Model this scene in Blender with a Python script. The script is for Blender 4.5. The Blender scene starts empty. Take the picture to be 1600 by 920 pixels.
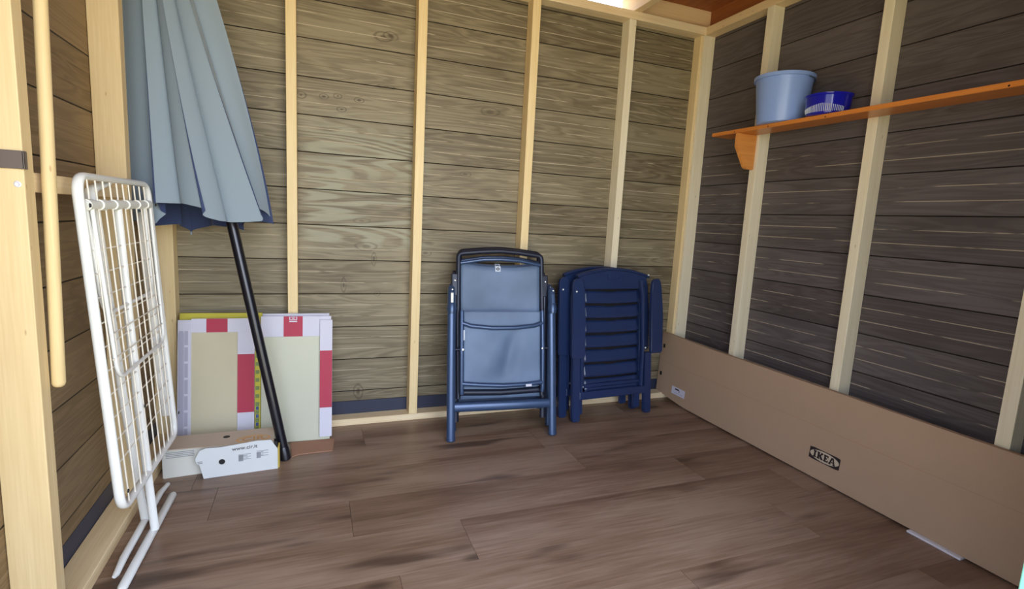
import bpy, bmesh, math, random
from mathutils import Vector, Matrix
random.seed(7)
scene = bpy.context.scene
COL = scene.collection

# ---------------------------------------------------------------- camera
YAW, PITCH, ROLL, FPX = map(float, (math.radians(21.298), math.radians(8.091), math.radians(3.0145), 807.56))
cam_data = bpy.data.cameras.new('camera')
cam = bpy.data.objects.new('camera', cam_data); COL.objects.link(cam)
cam_data.sensor_fit = 'HORIZONTAL'; cam_data.sensor_width = 36.0
cam_data.lens = FPX / 1600.0 * 36.0
cam_data.clip_start = 0.02
fwd = Vector((math.sin(YAW)*math.cos(PITCH), math.cos(YAW)*math.cos(PITCH), -math.sin(PITCH)))
rt = Vector((math.cos(YAW), -math.sin(YAW), 0)); up = rt.cross(fwd)
r2 = rt*math.cos(ROLL) + up*math.sin(ROLL); u2 = -rt*math.sin(ROLL) + up*math.cos(ROLL)
cam.matrix_world = Matrix(((r2.x, u2.x, -fwd.x, 0), (r2.y, u2.y, -fwd.y, 0), (r2.z, u2.z, -fwd.z, 1.11), (0, 0, 0, 1)))
scene.camera = cam

# ---------------------------------------------------------------- daylight and exposure
SKY, GROUND, SKY_STRENGTH = (0.68, 0.79, 1.0), (1.0, 0.90, 0.60), 3.9
world = bpy.data.worlds.new('world'); scene.world = world; world.use_nodes = True
wn, wl = world.node_tree.nodes, world.node_tree.links
for n in list(wn): wn.remove(n)
wo = wn.new('ShaderNodeOutputWorld'); wb = wn.new('ShaderNodeBackground'); wt = wn.new('ShaderNodeTexCoord')
ws = wn.new('ShaderNodeSeparateXYZ'); wm = wn.new('ShaderNodeMapRange'); wr = wn.new('ShaderNodeValToRGB')
wl.new(wt.outputs['Generated'], ws.inputs[0]); wl.new(ws.outputs['Z'], wm.inputs[0])
wm.inputs[1].default_value = -0.3; wm.inputs[2].default_value = 0.3
wl.new(wm.outputs[0], wr.inputs[0]); wl.new(wr.outputs[0], wb.inputs[0]); wl.new(wb.outputs[0], wo.inputs[0])
wr.color_ramp.elements[0].color = (*GROUND, 1); wr.color_ramp.elements[1].color = (*SKY, 1)
wr.color_ramp.elements[0].position = 0.35; wr.color_ramp.elements[1].position = 0.6
wb.inputs[1].default_value = SKY_STRENGTH
def area(name, loc, target, sx, sy, power, col):
    l = bpy.data.lights.new(name, 'AREA'); l.shape = 'RECTANGLE'; l.size = sx; l.size_y = sy; l.energy = power; l.color = col
    o = bpy.data.objects.new(name, l); COL.objects.link(o); o.location = loc
    o.rotation_euler = (Vector(target)-Vector(loc)).to_track_quat('-Z', 'Y').to_euler(); return o
area('doorway_daylight', (0.5, -1.9, 1.75), (0.3, 2.7, 1.0), 2.4, 1.6, 60, (0.93, 0.97, 1.0))
scene.view_settings.view_transform = 'Standard'; scene.view_settings.look = 'None'
scene.view_settings.gamma = 1.0; scene.view_settings.use_curve_mapping = False
scene.view_settings.exposure = 0.0

# ---------------------------------------------------------------- helpers
def sl(c):
    return tuple(((v/255)/12.92 if v/255 <= 0.04045 else ((v/255+0.055)/1.055)**2.4) for v in c) + (1,)
def new_mat(name, col, rough=0.6, metal=0.0, spec=0.5, noise=0.0, nscale=8.0, bump=0.0, bscale=200.0, stretch=(1, 1, 1), coat=0.0, alpha=1.0, trans=0.0):
    m = bpy.data.materials.new(name); m.use_nodes = True
    N, L = m.node_tree.nodes, m.node_tree.links; b = N['Principled BSDF']
    b.inputs['Base Color'].default_value = sl(col); b.inputs['Roughness'].default_value = rough
    b.inputs['Metallic'].default_value = metal; b.inputs['Specular IOR Level'].default_value = spec
    b.inputs['Coat Weight'].default_value = coat; b.inputs['Transmission Weight'].default_value = trans
    b.inputs['Alpha'].default_value = alpha
    tc = N.new('ShaderNodeTexCoord'); mp = N.new('ShaderNodeMapping'); mp.inputs['Scale'].default_value = stretch
    L.new(tc.outputs['Object'], mp.inputs[0])
    nz = N.new('ShaderNodeTexNoise'); nz.inputs['Scale'].default_value = nscale; nz.inputs['Detail'].default_value = 6
    L.new(mp.outputs[0], nz.inputs[0])
    cr = N.new('ShaderNodeMix'); cr.data_type = 'RGBA'; c = sl(col)
    cr.inputs[6].default_value = tuple(max(0, v*(1-noise)) for v in c[:3])+(1,)
    cr.inputs[7].default_value = tuple(min(1, v*(1+noise)) for v in c[:3])+(1,)
    L.new(nz.outputs[0], cr.inputs[0]); L.new(cr.outputs[2], b.inputs['Base Color'])
    if bump:
        n2 = N.new('ShaderNodeTexNoise'); n2.inputs['Scale'].default_value = bscale; L.new(mp.outputs[0], n2.inputs[0])
        bp = N.new('ShaderNodeBump'); bp.inputs['Strength'].default_value = bump; bp.inputs['Distance'].default_value = 0.002
        L.new(n2.outputs[0], bp.inputs['Height']); L.new(bp.outputs[0], b.inputs['Normal'])
    return m
class G:
    """tiny node-graph builder"""
    def __init__(s, name, rough=0.6):
        s.m = bpy.data.materials.new(name); s.m.use_nodes = True
        s.N, s.L = s.m.node_tree.nodes, s.m.node_tree.links; s.b = s.N['Principled BSDF']
        s.b.inputs['Roughness'].default_value = rough
        s.geo = s.N.new('ShaderNodeNewGeometry')
        sp = s.N.new('ShaderNodeSeparateXYZ'); s.L.new(s.geo.outputs['Position'], sp.inputs[0])
        s.x, s.y, s.z = sp.outputs; s.rnd = s.geo.outputs['Random Per Island']
    def put(s, sock, v):
        if isinstance(v, (int, float, tuple)): sock.default_value = v
        else: s.L.new(v, sock)
    def math(s, op, a, b=0.0, c=None):
        n = s.N.new('ShaderNodeMath'); n.operation = op; s.put(n.inputs[0], a); s.put(n.inputs[1], b)
        if c is not None: s.put(n.inputs[2], c)
        return n.outputs[0]
    def vec(s, a, b, c):
        n = s.N.new('ShaderNodeCombineXYZ')
        for i, v in enumerate((a, b, c)): s.put(n.inputs[i], v)
        return n.outputs[0]
    def noise(s, v, scale=1.0, detail=5.0, rough=0.5, dist=0.0):
        n = s.N.new('ShaderNodeTexNoise'); s.L.new(v, n.inputs['Vector']); n.inputs['Scale'].default_value = scale
        n.inputs['Detail'].default_value = detail; n.inputs['Roughness'].default_value = rough; n.inputs['Distortion'].default_value = dist
        return n.outputs[0]
    def ramp(s, f, stops):
        n = s.N.new('ShaderNodeValToRGB'); s.L.new(f, n.inputs[0]); e = n.color_ramp.elements
        while len(e) < len(stops): e.new(0.5)
        for i, (p, c) in enumerate(stops): e[i].position = p; e[i].color = c if len(c) == 4 else (*c, 1)
        return n.outputs[0]
    def step(s, f, a, b):
        n = s.N.new('ShaderNodeMapRange'); n.interpolation_type = 'SMOOTHSTEP'; s.L.new(f, n.inputs[0])
        n.inputs[1].default_value = a; n.inputs[2].default_value = b; return n.outputs[0]
    def mix(s, f, a, b, mode='MIX'):
        n = s.N.new('ShaderNodeMix'); n.data_type = 'RGBA'; n.blend_type = mode
        s.put(n.inputs[0], f); s.put(n.inputs[6], a); s.put(n.inputs[7], b); return n.outputs[2]
    def bump(s, h, strength=0.3, dist=0.002):
        n = s.N.new('ShaderNodeBump'); n.inputs['Strength'].default_value = strength; n.inputs['Distance'].default_value = dist
        s.L.new(h, n.inputs['Height']); s.L.new(n.outputs[0], s.b.inputs['Normal'])
    def color(s, c): s.L.new(c, s.b.inputs['Base Color'])

def set_props(o, label=None, cat=None, group=None, kind=None):
    if label: o['label'] = label
    if cat: o['category'] = cat
    if group: o['group'] = group
    if kind: o['kind'] = kind
    return o
def link(name, me, mat, parent=None, smooth=False):
    o = bpy.data.objects.new(name, me); COL.objects.link(o)
    for mm in (mat if isinstance(mat, (list, tuple)) else [mat]): me.materials.append(mm)
    if parent is not None: o.parent = parent
    if smooth:
        for p in me.polygons: p.use_smooth = True
        me.set_sharp_from_angle(angle=math.radians(40))
    return o
def empty(name, loc, rot=(0, 0, 0)):
    o = bpy.data.objects.new(name, None); COL.objects.link(o); o.empty_display_size = 0.05
    o.location = loc; o.rotation_euler = rot; return o
class B:
    def __init__(s): s.bm = bmesh.new()
    def box(s, x0, x1, y0, y1, z0, z1, bev=0.0, mat=None, mi=0):
        vs = [s.bm.verts.new((x, y, z)) for x in (x0, x1) for y in (y0, y1) for z in (z0, z1)]
        F = [(0, 1, 3, 2), (4, 6, 7, 5), (0, 4, 5, 1), (2, 3, 7, 6), (0, 2, 6, 4), (1, 5, 7, 3)]
        fs = [s.bm.faces.new([vs[i] for i in f]) for f in F]
        for f in fs: f.material_index = mi
        if mat is not None: bmesh.ops.transform(s.bm, matrix=mat, verts=vs)
        if bev:
            es = list({e for f in fs for e in f.edges})
            bmesh.ops.bevel(s.bm, geom=es, offset=bev, segments=2, affect='EDGES', profile=0.5, clamp_overlap=True)
        return s
    def tube(s, pts, r, closed=False, seg=12, flat=1.0, ref=(0, 0, 1), caps=True, rr=None):
        """sweep; r along the side axis, r*flat along the other; ref fixes the frame"""
        P = [Vector(p) for p in pts]; n = len(P); rings = []
        for i, p in enumerate(P):
            a = P[(i-1) % n] if (closed or i > 0) else P[i]; b = P[(i+1) % n] if (closed or i < n-1) else P[i]
            t = (b-a).normalized(); R = Vector(ref)
            if abs(t.dot(R)) > 0.97: R = Vector((1, 0, 0)) if abs(t.x) < 0.9 else Vector((0, 1, 0))
            sd = t.cross(R).normalized(); u = sd.cross(t).normalized()
            q = rr[i] if rr else r
            rings.append([s.bm.verts.new(p+sd*(q*math.cos(2*math.pi*k/seg))+u*(q*flat*math.sin(2*math.pi*k/seg))) for k in range(seg)])
        m = n if closed else n-1
        for i in range(m):
            A, C = rings[i], rings[(i+1) % n]
            for k in range(seg): s.bm.faces.new((A[k], A[(k+1) % seg], C[(k+1) % seg], C[k]))
        if not closed and caps: s.bm.faces.new(rings[0][::-1]); s.bm.faces.new(rings[-1])
        return s
    def prism(s, pts, a, b, axis='y', mi=0):
        """pts: 2-D outline; axis y -> (u, v) = (x, z), x -> (y, z), z -> (x, y)"""
        def V(u, v, w): return {'y': (u, w, v), 'x': (w, u, v), 'z': (u, v, w)}[axis]
        A = [s.bm.verts.new(V(u, v, a)) for u, v in pts]; C = [s.bm.verts.new(V(u, v, b)) for u, v in pts]
        fs = [s.bm.faces.new(A), s.bm.faces.new(C[::-1])]
        for i in range(len(pts)):
            j = (i+1) % len(pts); fs.append(s.bm.faces.new((A[i], C[i], C[j], A[j])))
        for f in fs: f.material_index = mi
        return s
    def lathe(s, prof, seg=48, c=(0, 0), squash=1.0):
        rings = [[s.bm.verts.new((c[0]+r*math.cos(2*math.pi*k/seg), c[1]+squash*r*math.sin(2*math.pi*k/seg), z)) for k in range(seg)] for r, z in prof]
        for A, C in zip(rings, rings[1:]):
            for k in range(seg): s.bm.faces.new((A[k], A[(k+1) % seg], C[(k+1) % seg], C[k]))
        s.bm.faces.new(rings[0][::-1]); s.bm.faces.new(rings[-1]); return s
    def grid(s, fn, nu, nv, closed_u=False, mi=0):
        V = [[s.bm.verts.new(fn(i/nu, j/nv)) for j in range(nv+1)] for i in range(nu if closed_u else nu+1)]
        for i in range(nu):
            for j in range(nv):
                k = (i+1) % nu if closed_u else i+1
                f = s.bm.faces.new((V[i][j], V[k][j], V[k][j+1], V[i][j+1])); f.material_index = mi
        return s
    def done(s, name, mat, parent=None, smooth=False):
        bmesh.ops.recalc_face_normals(s.bm, faces=s.bm.faces[:])
        me = bpy.data.meshes.new(name); s.bm.to_mesh(me); s.bm.free()
        return link(name, me, mat, parent, smooth)
def fillet(pts, r, closed=True, n=6):
    P = [Vector(p) for p in pts]; out = []; N = len(P)
    for i, p in enumerate(P):
        if not closed and i in (0, N-1): out.append(p); continue
        a = (P[(i-1) % N]-p); b = (P[(i+1) % N]-p)
        ra = min(r, a.length*0.49, b.length*0.49); A = p+a.normalized()*ra; C = p+b.normalized()*ra
        for k in range(n+1):
            t = k/n; out.append(A*(1-t)**2+p*2*t*(1-t)+C*t*t)
    return out
def text_mesh(s, name, size, mat, parent, M, bold=0.0, depth=0.0004, sx=1.0):
    cu = bpy.data.curves.new(name, 'FONT'); cu.body = s; cu.size = size; cu.extrude = depth; cu.offset = bold
    cu.align_x = 'CENTER'; cu.align_y = 'CENTER'
    t = bpy.data.objects.new('tmp', cu); COL.objects.link(t)
    dg = bpy.context.evaluated_depsgraph_get(); me = bpy.data.meshes.new_from_object(t.evaluated_get(dg))
    bpy.data.objects.remove(t); me.name = name
    me.transform(M @ Matrix.Diagonal((sx, 1, 1, 1)))
    return link(name, me, mat, parent)
def copy_tree(o, parent=None):
    c = o.copy(); COL.objects.link(c)
    if parent is not None: c.parent = parent
    for ch in [k for k in bpy.data.objects if k.parent == o]: copy_tree(ch, c)
    return c

# ---------------------------------------------------------------- materials
KNOTS = [(0.327, 1.983, 0.045, 0.022, 0.9), (0.365, 1.992, 0.035, 0.018, 0.8), (0.052, 1.661, 0.020, 0.011, 1.0), (0.117, 1.672, 0.020, 0.012, 1.0),
         (0.217, 1.664, 0.020, 0.011, 1.0), (0.135, 1.611, 0.022, 0.013, 1.0), (0.350, 1.746, 0.04, 0.012, 0.6), (-0.052, 1.656, 0.024, 0.016, 1.0),
         (0.236, 1.070, 0.04, 0.014, 0.5), (0.260, 0.939, 0.05, 0.022, 0.7), (0.300, 0.872, 0.012, 0.034, 0.8), (0.909, 1.692, 0.05, 0.02, 0.6), (0.779, 1.349, 0.03, 0.012, 0.7), (0.228, 0.155, 0.022, 0.040, 0.9), (0.15, 0.736, 0.012, 0.04, 0.9), (0.573, 0.914, 0.03, 0.016, 0.7), (0.319, 0.690, 0.016, 0.014, 0.7)]
def plank_mat(name, axis, lo, hi, flame=False, lstr=0.85, lz=9.0):
    """stained softwood boards 0.1757 m pitch with unpainted hairlines at the thirds"""
    g = G(name, 0.55); a = g.x if axis == 'x' else g.y
    off = g.math('MULTIPLY', g.rnd, 37.0)
    v = g.vec(g.math('MULTIPLY', a, 1.1), off, g.math('MULTIPLY', g.z, 13.0))
    n1 = g.noise(v, 1.0, 3, 0.5, 0.6)
    rings = g.math('FRACT', g.math('MULTIPLY', n1, 9.0))
    rings = g.math('ABSOLUTE', g.math('SUBTRACT', rings, 0.5))
    rings = g.step(rings, 0.02, 0.5)
    fine = g.noise(g.vec(g.math('MULTIPLY', a, 5.0), off, g.math('MULTIPLY', g.z, 160.0)), 1.0, 4, 0.6)
    big = g.noise(g.vec(g.math('MULTIPLY', a, 1.6), off, g.math('MULTIPLY', g.z, 2.0)), 1.0, 2)
    f = g.math('ADD', g.math('MULTIPLY', fine, 0.22), g.math('MULTIPLY', big, 0.58))
    f = g.math('ADD', f, g.math('MULTIPLY', rings, 0.20))
    f = g.math('ADD', f, g.math('MULTIPLY', g.math('SUBTRACT', g.rnd, 0.5), 0.12))
    col = g.ramp(f, [(0.32, sl(lo)), (0.68, sl(hi))])
    # knots
    vo = g.N.new('ShaderNodeTexVoronoi'); vo.voronoi_dimensions = '3D'; vo.inputs['Scale'].default_value = 1.0
    g.L.new(g.vec(g.math('MULTIPLY', a, 2.1), off, g.math('MULTIPLY', g.z, 5.5)), vo.inputs['Vector'])
    kn = g.step(vo.outputs['Distance'], 0.08, 0.03)
    col = g.mix(g.math('MULTIPLY', kn, 0.4), col, sl((58, 44, 30)))
    if flame:
        # bright growth-ring figure on the boards between the second and third stud
        nn = g.noise(g.vec(g.math('MULTIPLY', a, 0.85), off, g.math('MULTIPLY', g.z, 9.0)), 1.0, 1.5, 0.4, 0.3)
        bands = g.step(g.math('ABSOLUTE', g.math('SUBTRACT', g.math('FRACT', g.math('MULTIPLY', nn, 13.0)), 0.5)), 0.16, 0.34)
        bands = g.math('MULTIPLY', bands, g.step(g.noise(g.vec(g.math('MULTIPLY', a, 1.2), off, g.math('MULTIPLY', g.z, 3.0)), 1.0, 2), 0.22, 0.40))
        box = g.math('MULTIPLY', g.step(a, -0.08, 0.0), g.step(a, 0.62, 0.5))
        box = g.math('MULTIPLY', box, g.math('MULTIPLY', g.step(g.z, 0.88, 0.98), g.step(g.z, 1.66, 1.45)))
        col = g.mix(g.math('MULTIPLY', g.math('MULTIPLY', bands, box), 0.75), col, sl((160, 160, 138)))
    if flame:
        # individual knots and dark scars on these boards: along, height, half-length, half-height, strength
        wob = g.math('MULTIPLY', g.math('SUBTRACT', g.noise(g.vec(g.math('MULTIPLY', a, 14.0), off, g.math('MULTIPLY', g.z, 22.0)), 1.0, 3), 0.5), 0.9)
        for kx, kz, hx, hz, st in KNOTS:
            dx = g.math('DIVIDE', g.math('SUBTRACT', a, kx), hx); dz = g.math('DIVIDE', g.math('SUBTRACT', g.z, kz), hz)
            d = g.math('ADD', g.math('SQRT', g.math('ADD', g.math('MULTIPLY', dx, dx), g.math('MULTIPLY', dz, dz))), wob)
            ring = g.math('ADD', g.math('MULTIPLY', g.step(d, 0.55, 0.2), 0.75), g.math('MULTIPLY', g.step(g.math('ABSOLUTE', g.math('SUBTRACT', d, 1.0)), 0.22, 0.05), 0.55))
            col = g.mix(g.math('MULTIPLY', ring, st), col, sl((64, 50, 34)))
    ph = g.math('FRACT', g.math('DIVIDE', g.math('SUBTRACT', g.z, 0.162), 0.1757))
    lines = None
    for k, c0 in enumerate((1/3, 2/3)):
        d = g.math('ABSOLUTE', g.math('SUBTRACT', ph, c0)); l = g.step(d, 0.0135, 0.006)
        br = g.noise(g.vec(g.math('MULTIPLY', a, 3.2), g.math('ADD', off, 5.0*k), g.math('FLOOR', g.math('DIVIDE', g.math('SUBTRACT', g.z, 0.162), 0.1757))), 1.0, 3, 0.7)
        l = g.math('MULTIPLY', l, g.step(br, 0.42, 0.52))
        lines = l if lines is None else g.math('MAXIMUM', lines, l)
    col = g.mix(g.math('MULTIPLY', g.math('MULTIPLY', lines, g.step(g.z, lz+0.15, lz-0.15)), lstr), col, sl((196, 184, 162)))
    edge = g.math('MINIMUM', ph, g.math('SUBTRACT', 1.0, ph))
    col = g.mix(g.step(edge, 0.018, 0.006), col, sl((22, 18, 15)))
    g.color(col); g.bump(fine, 0.35, 0.0015); return g.m
M_BACK = plank_mat('stained_boards', 'x', (102, 91, 70), (144, 134, 109), True)
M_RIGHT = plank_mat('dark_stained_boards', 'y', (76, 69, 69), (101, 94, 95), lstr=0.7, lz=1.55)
M_LEFT = plank_mat('brown_stained_boards', 'y', (112, 90, 60), (140, 116, 82), lstr=0.12)

def pine_mat(name, axis, lo, hi, rough=0.6):
    g = G(name, rough)
    S = {'z': (38, 38, 1.3), 'x': (1.3, 38, 38), 'y': (38, 1.3, 38)}[axis]
    off = g.N.new('ShaderNodeObjectInfo').outputs['Random']
    o = g.math('MULTIPLY', off, 19.0)
    v = g.vec(g.math('MULTIPLY_ADD', g.x, S[0], o), g.math('MULTIPLY', g.y, S[1]), g.math('MULTIPLY_ADD', g.z, S[2], o))
    n1 = g.noise(v, 1.0, 3, 0.5, 0.3)
    fine = g.noise(v, 5.0, 3)
    f = g.math('ADD', g.math('MULTIPLY', n1, 0.55), g.math('MULTIPLY', fine, 0.45))
    col = g.ramp(f, [(0.25, sl(lo)), (0.72, sl(hi))])
    vo = g.N.new('ShaderNodeTexVoronoi'); K = {'z': (6, 6, 1.6), 'x': (1.6, 6, 6), 'y': (6, 1.6, 6)}[axis]
    g.L.new(g.vec(g.math('MULTIPLY_ADD', g.x, K[0], o), g.math('MULTIPLY', g.y, K[1]), g.math('MULTIPLY_ADD', g.z, K[2], o)), vo.inputs['Vector'])
    col = g.mix(g.math('MULTIPLY', g.step(vo.outputs['Distance'], 0.085, 0.04), 0.5), col, sl((150, 104, 62)))
    g.color(col); g.bump(fine, 0.15, 0.001); return g.m
PINE_Z = pine_mat('pine_upright', 'z', (228, 200, 144), (246, 226, 180))
PINE_L = pine_mat('tan_pine_upright', 'z', (204, 178, 130), (224, 202, 158))
PINE_X = pine_mat('pine_across', 'x', (224, 196, 150), (246, 230, 196))
PINE_Y = pine_mat('pine_along', 'y', (222, 190, 140), (244, 222, 180))
PINE_W = pine_mat('pale_pine_upright', 'z', (230, 218, 184), (248, 240, 216))
OAK = pine_mat('orange_varnished_wood', 'y', (196, 112, 40), (226, 146, 66), 0.3)
OAK_Z = pine_mat('orange_bracket_wood', 'x', (206, 130, 58), (232, 164, 88), 0.35)
ROOF = pine_mat('orange_roof_boards', 'y', (128, 72, 34), (176, 108, 58))
EAVE = pine_mat('pale_eave_board', 'x', (226, 192, 140), (240, 214, 170))
BIRCH = pine_mat('smooth_round_wood', 'z', (204, 178, 130), (220, 198, 150))
MEMB = new_mat('navy_membrane', (44, 50, 72), 0.5, noise=0.2)
M_STRAP = new_mat('grey_painted_metal', (98, 88, 84), 0.5)
M_WHITE = new_mat('white_powder_coat', (232, 234, 232), 0.35, coat=0.2)
M_WIRE = new_mat('white_wire', (238, 232, 220), 0.4)
M_GREYPL = new_mat('pale_grey_plastic', (234, 236, 230), 0.5)
M_BOLT = new_mat('dark_bolt', (40, 38, 40), 0.4, metal=0.6)
M_STEEL = new_mat('shiny_steel', (225, 225, 228), 0.25, metal=1.0)
M_TEAL = new_mat('turquoise_paint', (150, 232, 214), 0.5)
M_NAVYT = new_mat('blue_grey_metal', (58, 80, 116), 0.3, metal=0.35, spec=0.6, noise=0.08, nscale=30, coat=0.15)
M_NAVYD = new_mat('dark_blue_metal', (30, 36, 54), 0.4, metal=0.2)
M_RESIN = new_mat('navy_resin', (33, 49, 88), 0.28, spec=0.55, noise=0.15, nscale=10, bump=0.12, bscale=300)
M_BLACKPL = new_mat('black_plastic', (14, 15, 20), 0.5)
M_LIGHTTAG = new_mat('pale_tag', (196, 206, 222), 0.6)
M_BUCKET = new_mat('light_blue_plastic', (138, 166, 226), 0.32, spec=0.5, noise=0.03)
M_CARD = new_mat('brown_cardboard', (178, 150, 124), 0.85, noise=0.06, nscale=5, bump=0.2, bscale=500)
M_CARDD = new_mat('darker_cardboard', (168, 128, 104), 0.9, noise=0.08)
M_INK = new_mat('dark_brown_ink', (40, 26, 30), 0.8)
M_CARDW = new_mat('white_cardboard', (210, 210, 226), 0.6, noise=0.03, nscale=4)
M_CARDRED = new_mat('red_print', (178, 50, 78), 0.6)
M_CARDWARM = new_mat('offwhite_carton', (212, 212, 204), 0.7, noise=0.04, nscale=9)
M_CARDTOP = new_mat('greyish_carton_top', (206, 190, 172), 0.8, noise=0.05, nscale=6)
M_YEL = new_mat('yellow_green_card', (196, 186, 72), 0.8, noise=0.15, nscale=12)
M_YEL2 = new_mat('yellow_card', (222, 198, 96), 0.8)
M_TILE = new_mat('beige_tile', (198, 190, 162), 0.45, noise=0.06, nscale=7)
M_TILE2 = new_mat('greenish_beige_tile', (196, 198, 178), 0.4, noise=0.05, nscale=6)
M_GREYINK = new_mat('grey_print', (150, 152, 158), 0.8)
M_LILAC = new_mat('lilac_grey_print', (176, 176, 196), 0.7)
M_DKINK = new_mat('dark_grey_print', (70, 68, 72), 0.8)
M_ORINK = new_mat('orange_print', (206, 162, 112), 0.8)
M_PEACH = new_mat('peach_print', (224, 182, 128), 0.8)
M_GREEN = new_mat('olive_print', (120, 138, 84), 0.7)
M_BLUEINK = new_mat('blue_print', (60, 84, 140), 0.7)
M_FOAM = new_mat('white_foam', (224, 224, 232), 0.8)
M_POLE = new_mat('black_painted_pole', (24, 25, 36), 0.3, metal=0.3, spec=0.6, coat=0.3)

# translucent blue plastic of the bowl
def bowl_mat():
    m = new_mat('dark_blue_translucent_plastic', (30, 34, 190), 0.12, trans=0.35, coat=0.4); m.node_tree.nodes['Principled BSDF'].inputs['IOR'].default_value = 1.3
    return m
M_BOWL = bowl_mat()
# parasol cloth: one pale fabric, its inner shade painted as navy backfaces
def cloth_mat(name, out_c, shade_c):
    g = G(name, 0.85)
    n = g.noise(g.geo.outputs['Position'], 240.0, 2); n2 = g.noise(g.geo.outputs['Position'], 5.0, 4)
    c = g.mix(g.geo.outputs['Backfacing'], sl(out_c), sl(shade_c))
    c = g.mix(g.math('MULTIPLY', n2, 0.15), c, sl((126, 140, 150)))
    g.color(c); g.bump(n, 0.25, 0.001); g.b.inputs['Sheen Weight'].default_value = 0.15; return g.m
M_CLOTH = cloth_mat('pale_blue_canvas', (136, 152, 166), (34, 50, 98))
# woven textile seat
def textile():
    g = G('blue_grey_mesh_textile', 0.6)
    tc = g.N.new('ShaderNodeTexCoord').outputs['Object']
    sp = g.N.new('ShaderNodeSeparateXYZ'); g.L.new(tc, sp.inputs[0])
    a = g.math('SINE', g.math('MULTIPLY', sp.outputs[0], 2200.0)); b = g.math('SINE', g.math('MULTIPLY', sp.outputs[2], 2200.0))
    w = g.math('MULTIPLY', a, b)
    n = g.noise(tc, 4.0, 3)
    c = g.ramp(n, [(0.3, sl((88, 106, 134))), (0.7, sl((112, 134, 166)))])
    g.color(c); g.bump(w, 0.1, 0.0005); return g.m
M_TEXT = textile()
# floor laminate
def floor_mat():
    g = G('brown_laminate', 0.38)
    off = g.math('MULTIPLY', g.rnd, 53.0)
    big = g.noise(g.vec(g.math('MULTIPLY_ADD', g.x, 0.9, off), off, g.math('MULTIPLY', g.y, 5.0)), 1.0, 4, 0.55, 0.4)
    fine = g.noise(g.vec(g.math('MULTIPLY_ADD', g.x, 4.0, off), off, g.math('MULTIPLY', g.y, 90.0)), 1.0, 5, 0.65)
    spots = g.noise(g.vec(g.math('MULTIPLY_ADD', g.x, 1.7, off), off, g.math('MULTIPLY', g.y, 9.0)), 1.0, 2, 0.5)
    f = g.math('ADD', g.math('MULTIPLY', big, 0.65), g.math('MULTIPLY', fine, 0.35))
    f = g.math('ADD', f, g.math('MULTIPLY', g.math('SUBTRACT', g.rnd, 0.5), 0.035))
    col = g.ramp(f, [(0.30, sl((80, 58, 46))), (0.46, sl((124, 98, 80))), (0.60, sl((152, 128, 110)))])
    col = g.mix(g.math('MULTIPLY', g.step(spots, 0.58, 0.72), 0.7), col, sl((52, 34, 28)))
    vo = g.N.new('ShaderNodeTexVoronoi'); vo.inputs['Scale'].default_value = 1.0
    g.L.new(g.vec(g.math('MULTIPLY', g.x, 1.5), off, g.math('MULTIPLY', g.y, 3.4)), vo.inputs['Vector'])
    col = g.mix(g.math('MULTIPLY', g.step(vo.outputs['Distance'], 0.11, 0.03), 0.7), col, sl((40, 28, 24)))
    g.color(col)
    rg = g.math('MULTIPLY_ADD', fine, 0.2, 0.3); g.L.new(rg, g.b.inputs['Roughness']); g.bump(fine, 0.08, 0.0006)
    return g.m
M_FLOOR = floor_mat()

# ---------------------------------------------------------------- room dimensions (metres)
XL, XLP = -0.595, -0.68      # room face / boards of the left wall
YB, YBP = 2.714, 2.794       # back wall
XR, XRP = 2.233, 2.308       # right wall
ZP, ZT = 0.035, 2.287        # sole plate top / top plate underside
Y0 = 0.50                    # open front of the shed
PITCH_Z, Z0 = 0.1757, 0.162

# floor: separate laminate boards in one mesh
b = B(); rows = {}
joint = {1.72: 0.13, 1.48: 0.51, 1.96: -0.352, 2.44: 0.235}
k = 0; y = 0.28
while y < YBP-0.01:
    y1 = min(y+0.24, YBP+0.0); yk = round(y, 2)
    jx = joint.get(yk, random.uniform(-0.5, 0.9)); xs = [jx+i*1.528 for i in range(-3, 4)]
    if yk == 1.96: xs = [-3.4, -1.88, -0.352, 1.176, 2.7]
    xs = [XLP]+[q for q in xs if XLP+0.02 < q < XRP-0.02]+[XRP]
    for a_, c_ in zip(xs, xs[1:]):
        b.box(a_+0.0006, c_-0.0006, y+0.0004, y1-0.0004, -0.012, 0.0)
    y += 0.24
fl = b.done('floor', M_FLOOR); set_props(fl, kind='structure')
b = B(); b.box(XLP-0.03, XRP+0.03, Y0-0.04, YBP+0.03, -0.05, -0.0125); set_props(b.done('floor_base', M_BLACKPL), kind='structure')

def plank_wall(name, axis, a0, a1, face, outward, mat, zmax=2.46):
    """boards with V-grooves; axis = run direction; face = plane; outward = +1/-1 away from room"""
    b = B(); edges = [Z0+PITCH_Z*i for i in range(-1, 14)]
    for lo, hi in zip(edges, edges[1:]):
        lo = max(lo, 0.105); hi = min(hi, zmax)
        if hi <= lo: continue
        g_ = 0.0; ch = 0.003; t = outward
        w = [0.0]
        prof = [(face+t*ch, lo+g_), (face, lo+g_+ch)]
        for q in (1/3, 2/3):
            zc = lo+(hi-lo)*q
            if hi-lo > 0.15: prof += [(face, zc-0.0015), (face+t*0.0012, zc), (face, zc+0.0015)]
        prof += [(face, hi-g_-ch), (face+t*ch, hi-g_), (face+t*0.02, hi-g_), (face+t*0.02, lo+g_)]
        if axis == 'x': b.prism([(p[0], p[1]) for p in prof], a0, a1, 'x')
        else: b.prism([(p[0], p[1]) for p in prof], a0, a1, 'y')
    return set_props(b.done(name, mat), kind='structure')
plank_wall('wall_back', 'x', XLP, XRP, YBP, 1, M_BACK, ZT+0.045)
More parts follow.
